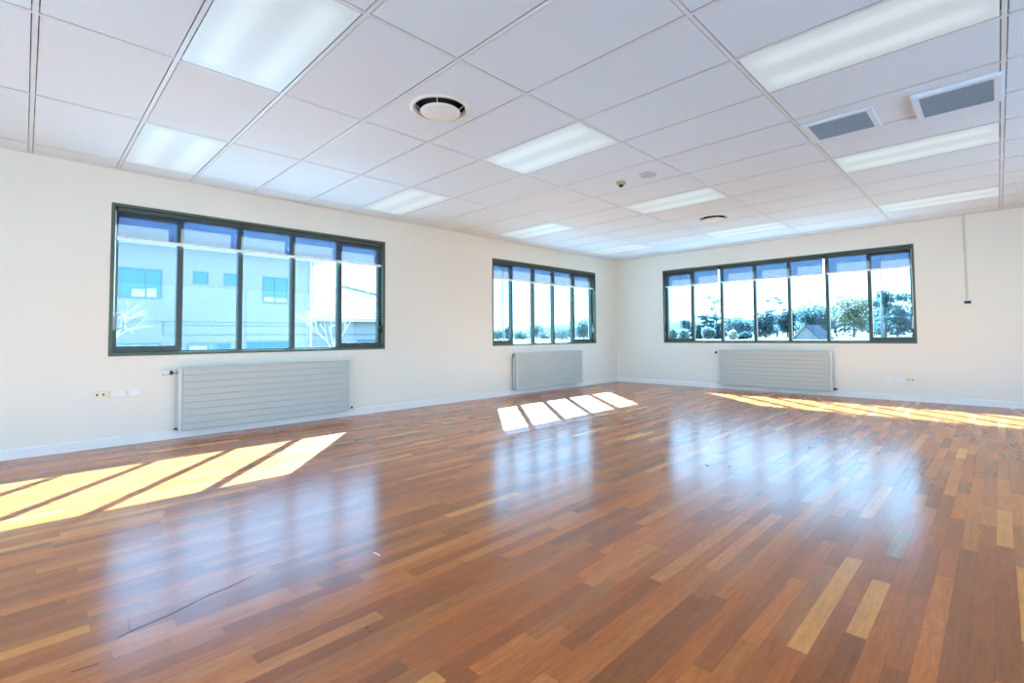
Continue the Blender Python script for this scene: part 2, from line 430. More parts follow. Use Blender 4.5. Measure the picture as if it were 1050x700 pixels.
def blind(M, u0, u1, label, cord=None, zb=2.038):
    r = tag(empty('roller_blind', M(u0, -.03, 2.33)), label, 'blind', 'half transparent roller blinds at the window heads')
    MB(M).box((u0, -.062, 2.312), (u1, -.016, 2.357), .006).build('head_rail', M_green, r)  # dark frame green: the rail's backlit shade is put into its colour
    f = MB(M); n = 24
    vs = []
    for k in range(n+1):
        u = u0+.006+(u1-u0-.012)*k/n
        d = -.036+.0012*math.sin(k*2.1)
        vs.append([f.bm.verts.new(M(u, d, z)) for z in (zb+.01, 2.18, 2.315)])
    for A, B in zip(vs, vs[1:]):
        for q in range(2): f.bm.faces.new((A[q], B[q], B[q+1], A[q+1]))
    f.build('fabric', M_blind, r)
    MB(M).box((u0+.004, -.043, zb-.008), (u1-.004, -.029, zb+.022), .004).build('bottom_bar', M_bar, r)
    if cord is not None:
        MB(M).tube([(cord, -.022, 2.315), (cord, -.024, 1.8), (cord, -.022, 1.26)], .0045, 6).build('pull_cord', M_white, r)
blind(LEFT, W1[0]+.048, W1[1]-.034, 'grey roller blind pulled a little down across the left window', W1[0]+.037)
blind(LEFT, W2[0]+.034, W2[1]-.034, 'grey-blue roller blind pulled a little down across the middle window')
blind(RIGHT, W3[0]+.034, 2.335, 'blue-grey roller blind at the left end of the long right window')
blind(RIGHT, 2.383, 4.127, 'wide blue-grey roller blind in the middle of the long right window')
blind(RIGHT, 4.177, W3[1]-.045, 'blue-grey roller blind at the right end of the long right window', W3[1]-.037)

# ------------------------------------------------------------------ radiators
def radiator(M, u0, u1, label, pipe=False):
    z0, z1, n0, n1 = .09, .742, .03, .128
    r = tag(empty('radiator', M((u0+u1)/2, n0, z0)), label, 'radiator', 'ribbed panel radiators below the windows')
    p = MB(M); nt = 9; hgt = (z1-z0-.012)/nt
    for k in range(nt):
        a = z0+k*hgt; p.box((u0+.034, n1-.013, a+.0004), (u1-.034, n1, a+hgt-.0004), .0035)
    p.box((u0+.034, n1-.018, z0), (u1-.034, n1-.012, z1-.012))
    p.build('front_panel', M_rad, r)
    q = MB(M); q.box((u0+.034, n0, z0), (u1-.034, n0+.012, z1-.012)); q.build('back_panel', M_rad, r)
    for a, b in ((u0, u0+.032), (u1-.032, u1)):
        MB(M).box((a, n0-.002, z0-.002), (b, n1+.002, z1), .006).build('side_cover', M_radside, r)
    t = MB(M)
    for k in range(5):
        nn = n0+.012+k*.0195; t.box((u0+.032, nn, z1-.012), (u1-.032, nn+.006, z1-.001))
    for k in range(25):
        uu = u0+.05+(u1-u0-.1)*k/24; t.box((uu-.004, n0+.004, z1-.010), (uu+.004, n1-.004, z1-.004))
    t.build('top_grille', M_rad, r)
    zv = .69; nv = .075
    v = MB(M); v.tube([(u0-.13, nv, zv), (u0-.125, nv, zv), (u0-.075, nv, zv), (u0-.07, nv, zv)], [.018, .023, .025, .020], 16)
    vh = v.build('valve_head', M_white, r, True)
    MB(M).tube([(u0-.07, nv, zv), (u0-.05, nv, zv)], .022, 14).build('valve_collar', M_black, r)
    b = MB(M); b.tube([(u0-.05, nv, zv), (u0+.002, nv, zv)], [.015, .011], 12); b.tube([(u0-.035, nv, zv), (u0-.035, .0015, zv)], .010, 10)
    b.build('valve_body', M_chrome, r, True)
    l = MB(M); l.tube([(u1-.002, nv, z0+.03), (u1+.045, nv, z0+.03)], [.012, .016], 12); l.tube([(u1+.03, nv, z0+.03), (u1+.03, .0015, z0+.03)], .009, 10)
    l.build('lockshield_valve', M_chrome if pipe else M_black, r, True)
    MB(M).tube([(u0-.028, .09, z0+.02), (u0+.002, .09, z0+.02)], .010, 10).build('drain_plug', M_black, r)
    for uu in (u0+.25, u1-.25):
        MB(M).box((uu-.02, .0015, z0+.1), (uu+.02, n0+.001, z1-.1)).build('bracket', M_radside, r)
    if pipe:
        MB(M).tube([(u0-.012, .10, zv-.01), (u0-.012, .10, z0)], .008, 8).build('pipe', M_handle, r)
radiator(LEFT, -8.222, -6.366, 'large looking grey ribbed radiator below the left window')
radiator(LEFT, -3.330, -1.437, 'grey ribbed radiator with side pipe below the middle window', True)
radiator(RIGHT, 2.352, 4.243, 'pale grey ribbed radiator below the long right window')

# ------------------------------------------------------------------ outlets, conduit
def plate(M, u, z, kind, label, group, w=.115, h=.074):
    name = {'socket': 'wall_socket', 'blank': 'data_plate'}[kind]
    r = tag(empty(name, M(u, 0, z)), label, 'wall plate', group)
    MB(M).box((u-w/2, 0, z-h/2), (u+w/2, .010, z+h/2), .003).build('cover', M_cream if kind == 'socket' else M_plate, r)
    if kind == 'socket':
        for s in (-1, 1):
            MB(M).box((u+s*.024-.007, .0095, z-.010), (u+s*.024+.007, .012, z+.010), .002).build('socket_hole', M_black, r)
    else:
        MB(M).box((u-w*.3, .0095, z-h*.3), (u+w*.3, .0125, z+h*.3), .001).build('insert', M_white, r)
plate(LEFT, -8.822, .508, 'socket', 'cream double socket with two dark holes left of the large radiator', 'wall plates on the left wall')
plate(LEFT, -8.689, .506, 'blank', 'white blank plate right next to the cream double socket, left wall', 'wall plates on the left wall')
plate(LEFT, -8.555, .506, 'blank', 'white blank plate between its twin and the large radiator', 'wall plates on the left wall')
plate(LEFT, -.44, .51, 'blank', 'faint white plate in the room corner, the one beside the middle radiator', 'wall plates in the corner')
plate(LEFT, -.29, .515, 'blank', 'faint white plate closest to the room corner', 'wall plates in the corner')
plate(RIGHT, 4.99, .325, 'blank', 'white plate right of the long radiator, leftmost of three', 'wall plates on the right wall')
plate(RIGHT, 5.115, .325, 'blank', 'white plate right of the long radiator, middle of three', 'wall plates on the right wall')
plate(RIGHT, 5.245, .325, 'socket', 'cream socket low on right wall, rightmost of three plates', 'wall plates on the right wall')
r = tag(empty('cable_conduit', RIGHT(5.922, 0, 1.46)), 'thin grey cable duct running down the right wall from the ceiling', 'cable duct')
MB(RIGHT).box((5.911, 0, 1.50), (5.935, .014, H), .003).build('duct', M_conduit, r)
r = tag(empty('wall_switch', RIGHT(5.925, 0, 1.462)), 'white wall plate with a black panel at the bottom of the duct', 'wall switch')
MB(RIGHT).box((5.865, 0, 1.425), (5.99, .012, 1.50), .003).build('cover', M_plate, r)
MB(RIGHT).box((5.89, .0115, 1.443), (5.965, .018, 1.483), .003).build('button_panel', M_navy, r)

# ------------------------------------------------------------------ marks and crumbs on the floor
M_scratch = mat('scratch_dark', (.06, .022, .010, 1), .6, .2)
M_scrap = mat('paper_scrap', (.8, .8, .78, 1), .7, .2)
M_crumb = mat('dry_crumb', (.12, .05, .025, 1), .8, .2)
def streak(name, pts, w, m, parent=None):
    mb = MB(); P = [Vector((x, y, 0)) for x, y in pts]; top = []; bot = []
    for i, p in enumerate(P):
        d = (P[min(i+1, len(P)-1)]-P[max(i-1, 0)]).normalized(); n = Vector((-d.y, d.x, 0))
        ww = w*(.35 if i in (0, len(P)-1) else 1)
        top.append((p+n*ww)); bot.append((p-n*ww))
    mb.poly([(v.x, v.y, -.001) for v in top]+[(v.x, v.y, -.001) for v in bot[::-1]], (0, 0, .0018))
    return mb.build(name, m, parent)
for q in (streak('scratch', [(3.995, -9.097), (3.978, -9.055), (3.956, -8.94), (3.906, -8.818), (3.888, -8.728), (3.855, -8.625)], .0014, M_scratch, fl),
          streak('scratch', [(3.895, -9.056), (3.97, -9.058)], .0015, M_scratch, fl),
          streak('scratch', [(4.113, -9.221), (4.120, -9.19), (4.124, -9.155)], .002, M_scratch, fl)):
    q['label'] = 'dark scratch in the varnish'
def bit(name, pts, hgt, m, label, cat, group=None):
    x = sum(p[0] for p in pts)/len(pts); y = sum(p[1] for p in pts)/len(pts)
    if name == 'floor_crumb': pts = [(x+(a-x)*.5, y+(b-y)*.5) for a, b in pts]; hgt *= .6
    o = MB().poly([(px, py, .0) for px, py in pts], (0, 0, hgt)).build(name, m)
    tag(o, label, cat, group)
bit('paper_scrap', [(4.035, -8.160), (4.042, -8.148), (4.085, -8.147), (4.088, -8.152), (4.05, -8.155)], .003, M_scrap, 'tiny white paper scrap on the floor in the window reflection', 'scrap')
bit('floor_crumb', [(4.566, -8.480), (4.570, -8.462), (4.585, -8.465), (4.578, -8.482)], .004, M_crumb, 'brown crumb on the floor in front, left of centre', 'crumb', 'crumbs on the floor')
bit('floor_crumb', [(4.598, -8.482), (4.604, -8.466), (4.612, -8.474)], .004, M_crumb, 'smaller brown crumb just in front of the other front crumb', 'crumb', 'crumbs on the floor')
bit('floor_crumb', [(4.52, -5.590), (4.53, -5.555), (4.56, -5.56), (4.55, -5.60)], .005, M_scratch, 'dark crumb on the floor in the right window reflection, leftmost there', 'crumb', 'crumbs on the floor')
bit('floor_crumb', [(4.665, -5.495), (4.672, -5.468), (4.69, -5.476)], .004, M_scratch, 'dark crumb in the right window reflection, right of another crumb', 'crumb', 'crumbs on the floor')
bit('floor_crumb', [(4.945, -4.395), (4.95, -4.360), (4.975, -4.37), (4.968, -4.40)], .005, M_scratch, 'dark crumb farthest back on the floor toward the right wall', 'crumb', 'crumbs on the floor')

# ------------------------------------------------------------------ outside
def ground_z(x, y):
    t = min(1, max(0, (y-2)/32)); t = t*t*(3-2*t)
    return -1.25+1.72*t
def lawn_mat():
    m = mat('lawn', (.075, .062, .028, 1), .9, .1, noise=.35, nscale=.6)
    return m
mb = MB()
gx = [-300, -200, -140]+[-100+6*k for k in range(24)]+[60, 120, 220]
gy = [-120, -60, -30]+[-20+4*k for k in range(34)]+[140, 180, 240, 320]
V = [[mb.bm.verts.new((x, y, ground_z(x, y))) for y in gy] for x in gx]
for a in range(len(gx)-1):
    for c in range(len(gy)-1):
        if gx[a+1] > -.5 and gx[a] < 9.5 and gy[c+1] > -13 and gy[c] < .5 and False: continue
        mb.bm.faces.new((V[a][c], V[a+1][c], V[a+1][c+1], V[a][c+1]))
struct(mb.build('ground', lawn_mat(), None, True), 'lawn outside the windows')
pv = MB()  # unseen paving, added to bounce daylight up onto the ceiling
pv.box((-17.4, -40, -1.5), (-WT, 0, -1.24)); pv.box((-17.4, 0, -1.5), (30, 4.5, -1.2)); pv.box((-WT, -60, -1.5), (30, RY-WT, -1.24)); pv.box((RX+WT, RY-WT, -1.5), (40, 0, -1.24))
struct(pv.build('added_paving', mat('bounce_paving', (.31, .31, .30, 1), .9, .1, noise=.06, nscale=2)), 'added unseen pale paving around the building, bounces daylight onto the ceiling')
# distant hill, teal of the haze put into its colour
mb = MB(); hv = []
for a in range(25):
    row = []
    for k in range(13):
        u = -1+2*a/24; v = -1+2*k/12
        h = max(0, 1-u*u)**.6*max(0, 1-v*v)**.6*(1+.10*math.sin(7*u+2)+.06*math.sin(17*u))
        row.append(mb.bm.verts.new((-108+42*u, 160+30*v, .3+9.0*h)))
    hv.append(row)
for a in range(24):
    for k in range(12): mb.bm.faces.new((hv[a][k], hv[a+1][k], hv[a+1][k+1], hv[a][k+1]))
struct(mb.build('hill', mat('hill_wood', (.028, .045, .05, 1), .9, .1, noise=.5, nscale=.25), None, True), 'wooded hill far behind the middle window')

M_render = mat('pale_render', (.27, .26, .27, 1), .8, .2, noise=.03, nscale=.5)
M_render2 = mat('pale_render_rear', (.34, .355, .36, 1), .8, .2, noise=.03, nscale=.5)
M_joint = mat('render_joint', (.13, .17, .20, 1), .8, .2)
M_extframe = mat('grey_window_frame', (.10, .17, .20, 1), .5, .4)
M_extglass = mat('blue_window_glass', (.05, .17, .33, 1), .12, .6)
M_curtain = mat('pale_curtain', (.50, .58, .60, 1), .8, .1)
M_roof = mat('grey_roof', (.12, .15, .20, 1), .7, .3)
M_rooftile = mat('pale_roof_tile', (.42, .44, .44, 1), .7, .3, noise=.12, nscale=6)
M_fascia = mat('white_fascia', (.60, .63, .62, 1), .5, .3)

# pale two-storey building facing the left window (front on x = AX)
AX = -17.5; K = 1.173
ty = lambda y: -9.34+(y+9.34)*K
tz = lambda z: 1.03+(z-1.03)*K
YC = ty(-1.13)
A = tag(empty('apartment_building', (AX, -6, ground_z(-17, -6))), 'pale blue-white two storey building with small windows, outside the left window', 'building')
MB().box((AX-9, -20, -1.4), (AX, YC, 4.72)).build('wall', M_render, A)
def ext_window(y0, y1, z0, z1, splits, parent, X=AX, curtain=()):
    r = MB(); w = .05
    r.box((X-.02, y0, z0), (X+.03, y1, z0+w)); r.box((X-.02, y0, z1-w), (X+.03, y1, z1))
    for yy in (y0, y1-w): r.box((X-.02, yy, z0+w), (X+.03, yy+w, z1-w))
    for s in splits: r.box((X-.02, y0+(y1-y0)*s-w/2, z0+w), (X+.03, y0+(y1-y0)*s+w/2, z1-w))
    f = r.build('window', M_extframe, parent)
    MB().box((X-.01, y0+w, z0+w), (X+.008, y1-w, z1-w)).build('pane', M_extglass, f)
    for a, b, c, d in curtain:
        MB().box((X+.008, y0+(y1-y0)*a, z0+(z1-z0)*c), (X+.012, y0+(y1-y0)*b, z0+(z1-z0)*d), 0).build('curtain', M_curtain, f)
ext_window(ty(-7.28), ty(-6.14), tz(2.40), tz(3.38), (.62,), A, curtain=((.3, .60, .05, .3), (.64, .86, .05, .34)))
ext_window(ty(-5.27), ty(-4.81), tz(2.98), tz(3.42), (), A)
ext_window(ty(-4.32), ty(-3.86), tz(2.98), tz(3.42), (), A)
ext_window(ty(-3.02), ty(-2.11), tz(2.40), tz(3.41), (.48,), A, curtain=((.06, .46, .06, .22), (.52, .94, .06, .2)))
ext_window(ty(-7.5), ty(-6.14), tz(-.2), tz(.92), (.33, .66), A, curtain=((.04, .3, .55, .9), (.36, .63, .55, .9), (.69, .95, .55, .9)))
ext_window(ty(-5.40), ty(-4.08), tz(-.2), tz(.89), (.47, .75), A, curtain=((.05, .44, .5, .9),))
ext_window(ty(-3.55), ty(-1.98), tz(-.2), tz(.93), (.36, .7), A)
for z in (1.64, 1.52, 1.19):
    MB().box((AX-.01, ty(-6.1) if z < 1.6 else -20, tz(z)-.015), (AX+.012, YC, tz(z)+.015)).build('joint_line', M_joint, A)
MB().box((AX-.01, ty(-6.11), tz(1.19)), (AX+.012, ty(-6.08), tz(1.66))).build('joint_line', M_joint, A)
MB().box((AX-9.5, -20, 4.72), (AX+.62, YC+.55, 4.80)).build('soffit', M_fascia, A)
MB().box((AX+.60, -20, 4.78), (AX+.68, YC+.60, 5.02)).build('gutter', M_fascia, A)
rb = MB(); e0, e1 = AX+.62, AX-9.6
q = [rb.bm.verts.new(p) for p in ((e0, -20, 4.80), (e0, YC+.58, 4.80), (e1, YC+.58, 4.80), (e1, -20, 4.80), ((e0+e1)/2, -20, 6.9), ((e0+e1)/2, YC-4.5, 6.9))]
for f in ((0, 1, 5, 4), (1, 2, 5), (2, 3, 4, 5), (3, 0, 4), (0, 3, 2, 1)): rb.bm.faces.new([q[i] for i in f])
rb.build('roof', M_roof, A)
MB().tube([(AX+.06, YC-.12, 4.7), (AX+.06, YC-.12, -1.2)], .05, 10).build('downpipe', M_fascia, A)

# lower building behind it, with a hipped tiled roof
B = tag(empty('tiled_house', (-27.6, 6, ground_z(-27, 6))), 'lower pale house with a hipped tiled roof, right behind the blue-white building', 'building')
MB().box((-40, -8, -1.4), (-27.6, 19.2, 2.32)).build('wall', M_render2, B)
rb = MB()
q = [rb.bm.verts.new(p) for p in ((-27.0, -9, 2.32), (-27.0, 20, 2.32), (-40.4, 20, 2.32), (-40.4, -9, 2.32), (-33.6, -4, 5.38), (-33.6, 9.3, 5.38))]
for f in ((0, 1, 5, 4), (1, 2, 5), (2, 3, 4, 5), (3, 0, 4), (0, 3, 2, 1)): rb.bm.faces.new([q[i] for i in f])
rb.build('roof', M_rooftile, B)
cr = MB()
for k in range(14):                                   # tile courses as low battens up the slope
    t = (k+.5)/14; x = -27.0-6.6*t; z = 2.32+3.06*t
    cr.box((x-.03, -9+5*t, z-.01), (x+.05, 20-10.7*t, z+.035))
cr.build('tile_course', M_rooftile, B)
MB().tube([(-33.6, 9.3, 5.42), (-27.0, 20, 2.36)], .11, 8).build('ridge_tile', M_roof, B)
MB().box((-27.1, -9, 2.2), (-26.9, 20, 2.36)).build('gutter', M_fascia, B)
MB().box((-27.6, -8, 1.25), (-27.55, 19.2, 1.31)).build('joint_line', M_joint, B)
ext_window(7.6, 9.2, -.2, .9, (.5,), B, X=-27.6)

# trees
def leaf_mat(name, c, tr=.5):
    m = bpy.data.materials.new(name); m.use_nodes = True
    nt = m.node_tree; nt.nodes.clear()
    out = nt.nodes.new('ShaderNodeOutputMaterial'); mx = nt.nodes.new('ShaderNodeMixShader'); mx.inputs[0].default_value = tr
    d = nt.nodes.new('ShaderNodeBsdfDiffuse'); t = nt.nodes.new('ShaderNodeBsdfTranslucent')
    n = nt.nodes.new('ShaderNodeTexNoise'); n.inputs['Scale'].default_value = 1.2
    tc = nt.nodes.new('ShaderNodeTexCoord'); nt.links.new(tc.outputs['Object'], n.inputs['Vector'])
    cm = nt.nodes.new('ShaderNodeMix'); cm.data_type = 'RGBA'
    cm.inputs[6].default_value = tuple(v*.6 for v in c)+(1,); cm.inputs[7].default_value = tuple(min(1, v*1.5) for v in c)+(1,)
    nt.links.new(n.outputs['Fac'], cm.inputs[0])
    for s in (d, t): nt.links.new(cm.outputs[2], s.inputs[0])
    nt.links.new(d.outputs[0], mx.inputs[1]); nt.links.new(t.outputs[0], mx.inputs[2]); nt.links.new(mx.outputs[0], out.inputs[0])
    return m
LV = {'dark': leaf_mat('leaf_dark', (.060, .105, .12)), 'mid': leaf_mat('leaf_mid', (.095, .15, .155)), 'pale': leaf_mat('leaf_pale', (.17, .24, .22)),
      'yellow': leaf_mat('leaf_yellow', (.17, .20, .13)), 'white': leaf_mat('leaf_white', (.42, .42, .36))}
M_bark = mat('bark', (.13, .11, .10, 1), .9, .1, noise=.2, nscale=5)
M_palebark = mat('pale_bark', (.55, .55, .55, 1), .8, .1, noise=.1, nscale=8)
M_pinkbark = mat('twig_bark', (.26, .20, .20, 1), .9, .1)

def leaves(blobs, n, size, m, parent, rnd):
    vs, fs = [], []
    tot = sum(b[3]*b[4]*b[5] for b in blobs)
    for cx, cy, cz, rx, ry, rz in blobs:
        for _ in range(max(8, int(n*rx*ry*rz/tot))):
            u = Vector((rnd.gauss(0, 1), rnd.gauss(0, 1), rnd.gauss(0, 1))).normalized()
            k = rnd.random()**.45
            c = Vector((cx+u.x*rx*k, cy+u.y*ry*k, cz+u.z*rz*k))
            nrm = (u*.6+Vector((rnd.gauss(0, 1), rnd.gauss(0, 1), rnd.gauss(0, 1)))).normalized()
            a = nrm.orthogonal().normalized(); b = nrm.cross(a); s = size*rnd.uniform(.6, 1.3)
            i = len(vs)
            vs += [c-a*s*.5-b*s*.3, c+a*s*.1-b*s*.5, c+a*s*.6, c+b*s*.45]
            fs.append((i, i+1, i+2, i+3))
    me = bpy.data.meshes.new('crown'); me.from_pydata(vs, [], fs); me.materials.append(m)
    o = bpy.data.objects.new('crown', me); COL.objects.link(o)
    o.parent = parent; o.matrix_parent_inverse = Matrix.Translation(-parent.location)
    return o
def branch_tree(mb, p, d, ln, r, depth, rnd, spread=.55):
    q = p+d*ln; mid = p+d*ln*.5+Vector((rnd.uniform(-.04, .04), rnd.uniform(-.04, .04), 0))*ln
    mb.tube([p, mid, q], [r, r*.85, r*.68], 5 if depth < 3 else 3)
    if depth == 0: return
    for k in range(3 if rnd.random() < .6 else 2):
        n = (d+Vector((rnd.gauss(0, spread), rnd.gauss(0, spread), rnd.gauss(.12, spread*.6)))).normalized()
        branch_tree(mb, q if k else mid.lerp(q, rnd.uniform(.5, 1)), n, ln*rnd.uniform(.62, .82), r*.62, depth-1, rnd, spread)
def spot3(x40, y):                                   # along a sight line over the lawn, y metres out
    s = (y+9.344)/49.344; return 6.229+(x40-6.229)*s, s
def spot2(x30, y):
    s = (y+9.344)/39.344; return 6.229+(x30-6.229)*s, s
def tree(x, y, top, width, kind, label, style='round', n=1100, seed=0, name='leafy_tree', cat='tree', group='trees beyond the lawn', leaf=.3):
    rnd = random.Random(seed*31+5); g = ground_z(x, y); leaf = max(.2, .0046*y) if style != 'wispy' else leaf; n = int(n*1.35); h = top-g
    r = tag(empty(name, (x, y, g)), label, cat, group)
    w = width/2; B_ = []
    if style == 'round':
        for _ in range(9):
            a = rnd.uniform(0, 2*PI); k = rnd.uniform(.2, .62)
            rr = w*rnd.uniform(.34, .5)
            B_.append((x+math.cos(a)*w*k, y+math.sin(a)*w*k, g+h*rnd.uniform(.30, .80), rr, rr, h*.2))
        B_.append((x, y, g+h*.56, w*.62, w*.62, h*.42))
    elif style == 'bush':
        for _ in range(8):
            a = rnd.uniform(0, 2*PI); k = rnd.uniform(.1, .66)
            rr = w*rnd.uniform(.34, .5)
            B_.append((x+math.cos(a)*w*k, y+math.sin(a)*w*k, g+h*rnd.uniform(.25, .70), rr, rr, h*.30))
        B_.append((x, y, g+h*.5, w*.7, w*.7, h*.48))
    elif style == 'column':
        for k in range(5): B_.append((x, y, g+h*(.15+.17*k), w*(1-.14*k), w*(1-.14*k), h*.18))
    elif style == 'flat':
        for k in range(16):
            a = rnd.uniform(0, 2*PI); kk = rnd.uniform(.1, .85)
            B_.append((x+math.cos(a)*w*kk, y+math.sin(a)*w*kk, g+h*(rnd.uniform(.35, .93)-.18*kk), w*rnd.uniform(.22, .36), w*rnd.uniform(.22, .36), h*.065))
    elif style == 'wispy':
        for k in range(7):
            a = rnd.uniform(0, 2*PI); kk = rnd.uniform(.2, .9)
            B_.append((x+math.cos(a)*w*kk, y+math.sin(a)*w*kk, g+h*rnd.uniform(.62, .97), w*rnd.uniform(.2, .4), w*rnd.uniform(.2, .4), h*.03))
    leaves(B_, n, leaf, LV[kind], r, rnd)
    t = MB(); rt = max(.05, h*.028)
    if style in ('bush', 'column'): t.tube([(x, y, g-.1), (x, y, g+h*.5)], [rt*.8, rt*.3], 6)
    else:
        t.tube([(x, y, g-.1), (x+.1, y, g+h*.3), (x, y, g+h*.6)], [rt, rt*.75, rt*.4], 7)
        for b in B_[:7]: t.tube([(x, y, g+h*.35), ((x+b[0])/2, (y+b[1])/2, g+h*.5), b[:3]], [rt*.45, rt*.3, rt*.12], 5)
    t.build('trunk', M_bark, r, True)
    return r
def t3(x40, y, py, wpx, kind, label, **kw):
    x, s = spot3(x40, y); return tree(x, y, 1.03-.2*s+(347-py)*.1*s, wpx*.128*s, kind, label, **kw)
def t2(x30, y, py, wpx, kind, label, **kw):
    x, s = spot2(x30, y); return tree(x, y, 1.03+(346.5-py)*.11*s, wpx*.15*s, kind, label, **kw)
t3(-17.9, 60, 328, 10, 'dark', 'small round dark tree in the leftmost pane of the right window', seed=1, n=600)
t3(-19.6, 42, 337, 12, 'pale', 'pale green bush at the far left of the right window', style='bush', seed=2, n=900, name='garden_bush', cat='bush', leaf=.2)
t3(-18.1, 40, 338, 13, 'pale', 'pale green bush in the first pane, nearer to the mullion', style='bush', seed=3, n=900, name='garden_bush', cat='bush', leaf=.2)
t3(-15.6, 75, 319, 30, 'mid', 'wide flat topped tree in the second pane of the right window', style='flat', seed=4, n=1500)
t3(-16.5, 55, 334, 8, 'dark', 'dark slim conifer in the second pane, the left one', style='column', seed=5, n=600, name='conifer')
t3(-14.5, 55, 333, 8, 'dark', 'dark slim conifer in the second pane, next to the second mullion', style='column', seed=6, n=600, name='conifer')
t3(-15.5, 50, 336, 14, 'pale', 'pale hedge like bush between two slim dark conifers', style='bush', seed=7, n=1000, name='garden_bush', cat='bush', leaf=.2)
t3(-14.6, 110, 303, 20, 'mid', 'tall sparse tree whose wisps stand above the flat topped tree', style='wispy', seed=8, n=330)
t3(-12.4, 90, 327, 32, 'mid', 'low spreading tree filling the third pane of the right window', seed=9, n=1500)
t3(-12.9, 46, 340, 9, 'white', 'white flowering bush at the foot of the third pane', style='bush', seed=10, n=700, name='garden_bush', cat='bush', leaf=.16)
t3(-11.7, 50, 342, 15, 'dark', 'low dark shrub beside the white flowering bush', style='bush', seed=11, n=900, name='garden_bush', cat='bush', leaf=.2)
t3(-9.8, 70, 320, 20, 'dark', 'dark bushy tree standing alone in the fourth pane', seed=12, n=1300)
t3(-8.8, 110, 309, 16, 'mid', 'tall sparse tree with a bent top beside the fourth mullion', style='wispy', seed=13, n=300)
t3(-7.9, 79, 322, 18, 'dark', 'dark tree hidden partly by the fourth mullion', seed=14, n=1200)
t3(-5.9, 85, 316, 36, 'mid', 'broad green tree behind the gabled shed', seed=15, n=1700)
t3(-2.7, 78, 311, 30, 'yellow', 'yellow green tree right of the bare twiggy tree', seed=16, n=1500)
t3(-.5, 60, 306, 34, 'mid', 'layered umbrella shaped tree behind the right lamp pole', style='flat', seed=17, n=1700)
t3(1.4, 66, 309, 34, 'mid', 'layered tree at the right end of the long window', style='flat', seed=18, n=1700)
t3(.3, 86, 322, 44, 'dark', 'dense dark tree filling the gap behind the umbrella shaped trees', seed=19, n=1700)
t3(-10.6, 100, 329, 50, 'mid', 'low dense tree line far back in the fourth pane', style='bush', seed=20, n=1500)
t3(-4.0, 122, 321, 56, 'dark', 'low dense tree line far back behind the bare twiggy tree', style='bush', seed=21, n=1600)
t3(-7.4, 142, 323, 30, 'mid', 'dense tree far back, left of the gabled shed', style='bush', seed=22, n=1200)
t2(-36.8, 45, 338, 13, 'mid', 'bush at the left end of the middle window', style='bush', seed=30, n=900, name='garden_bush', cat='bush', group='trees beyond the lawn')
t2(-35.1, 48, 335, 13, 'mid', 'rounded bush behind the lamp pole in the middle window', style='bush', seed=31, n=900, name='garden_bush', cat='bush')
t2(-33.3, 46, 339, 18, 'pale', 'low bush in the second pane of the middle window', style='bush', seed=32, n=900, name='garden_bush', cat='bush')
t2(-30.5, 50, 333, 18, 'mid', 'sparse tree in the third pane of the middle window', seed=33, n=500)
t2(-26.9, 45, 334, 24, 'pale', 'big pale green bush in front of the hill, middle window', style='bush', seed=34, n=1500, name='garden_bush', cat='bush')
t2(-23.9, 54, 329, 24, 'pale', 'tall pale bush in the rightmost pane of the middle window', style='bush', seed=35, n=1500, name='garden_bush', cat='bush')
t2(-28.8, 56, 336, 22, 'mid', 'bush between the sparse tree and the big pale bush', style='bush', seed=36, n=900, name='garden_bush', cat='bush')

def bare(x, y, h, ln, label, m, seed, spread=.5, depth=6, lean=0):
    rnd = random.Random(seed); g = ground_z(x, y)
    r = tag(empty('bare_tree', (x, y, g)), label, 'tree', 'bare winter trees')
    t = MB(); p = Vector((x, y, g-.1)); q = Vector((x+lean*.3, y+lean, g+h))
    t.tube([p, p.lerp(q, .5)+Vector((.03, .02, 0)), q], [h*.020, h*.017, h*.014], 7)
    tr = t.build('trunk', m, r, True)
    b = MB()
    for k in range(4):
        a = k*PI/2+rnd.uniform(-.4, .4)
        branch_tree(b, q-Vector((0, 0, .12*h*k*.5)), Vector((math.cos(a)*.6, math.sin(a)*.6, .8)).normalized(), ln, h*.0078 if m is M_palebark else h*.02, depth-1, rnd, spread)
    b.build('branches', m, r, recalc=False)
bare(-9.0, -2.45, 2.15, .62, 'leafless pale tree in front of the buildings, in the fourth pane of the left window', M_palebark, 4, depth=7)
bare(-9.5, -8.1, 2.0, .55, 'leafless pale tree at the left end of the left window', M_palebark, 9, depth=5)
x_, s_ = spot3(-3.95, 65)
bare(x_, 65, 2.2, 1.75, 'leafless twiggy reddish tree in the sixth pane of the right window', M_pinkbark, 12, .6, 7)

t3(-13.6, 124, 331, 40, 'mid', 'low dense tree line far back behind the second mullion', style='bush', seed=40, n=1400)
t3(-17.0, 108, 336, 40, 'pale', 'low pale tree line far back in the leftmost pane of the right window', style='bush', seed=41, n=1200)
t3(-.2, 142, 328, 60, 'mid', 'low dense tree line far back behind the right lamp pole', style='bush', seed=42, n=1500)
t2(-34.4, 80, 339, 40, 'pale', 'low pale tree line far back at the left of the middle window', style='bush', seed=43, n=1400)
t2(-31.6, 108, 339, 36, 'mid', 'low tree line far back behind the sparse tree, middle window', style='bush', seed=44, n=1300)
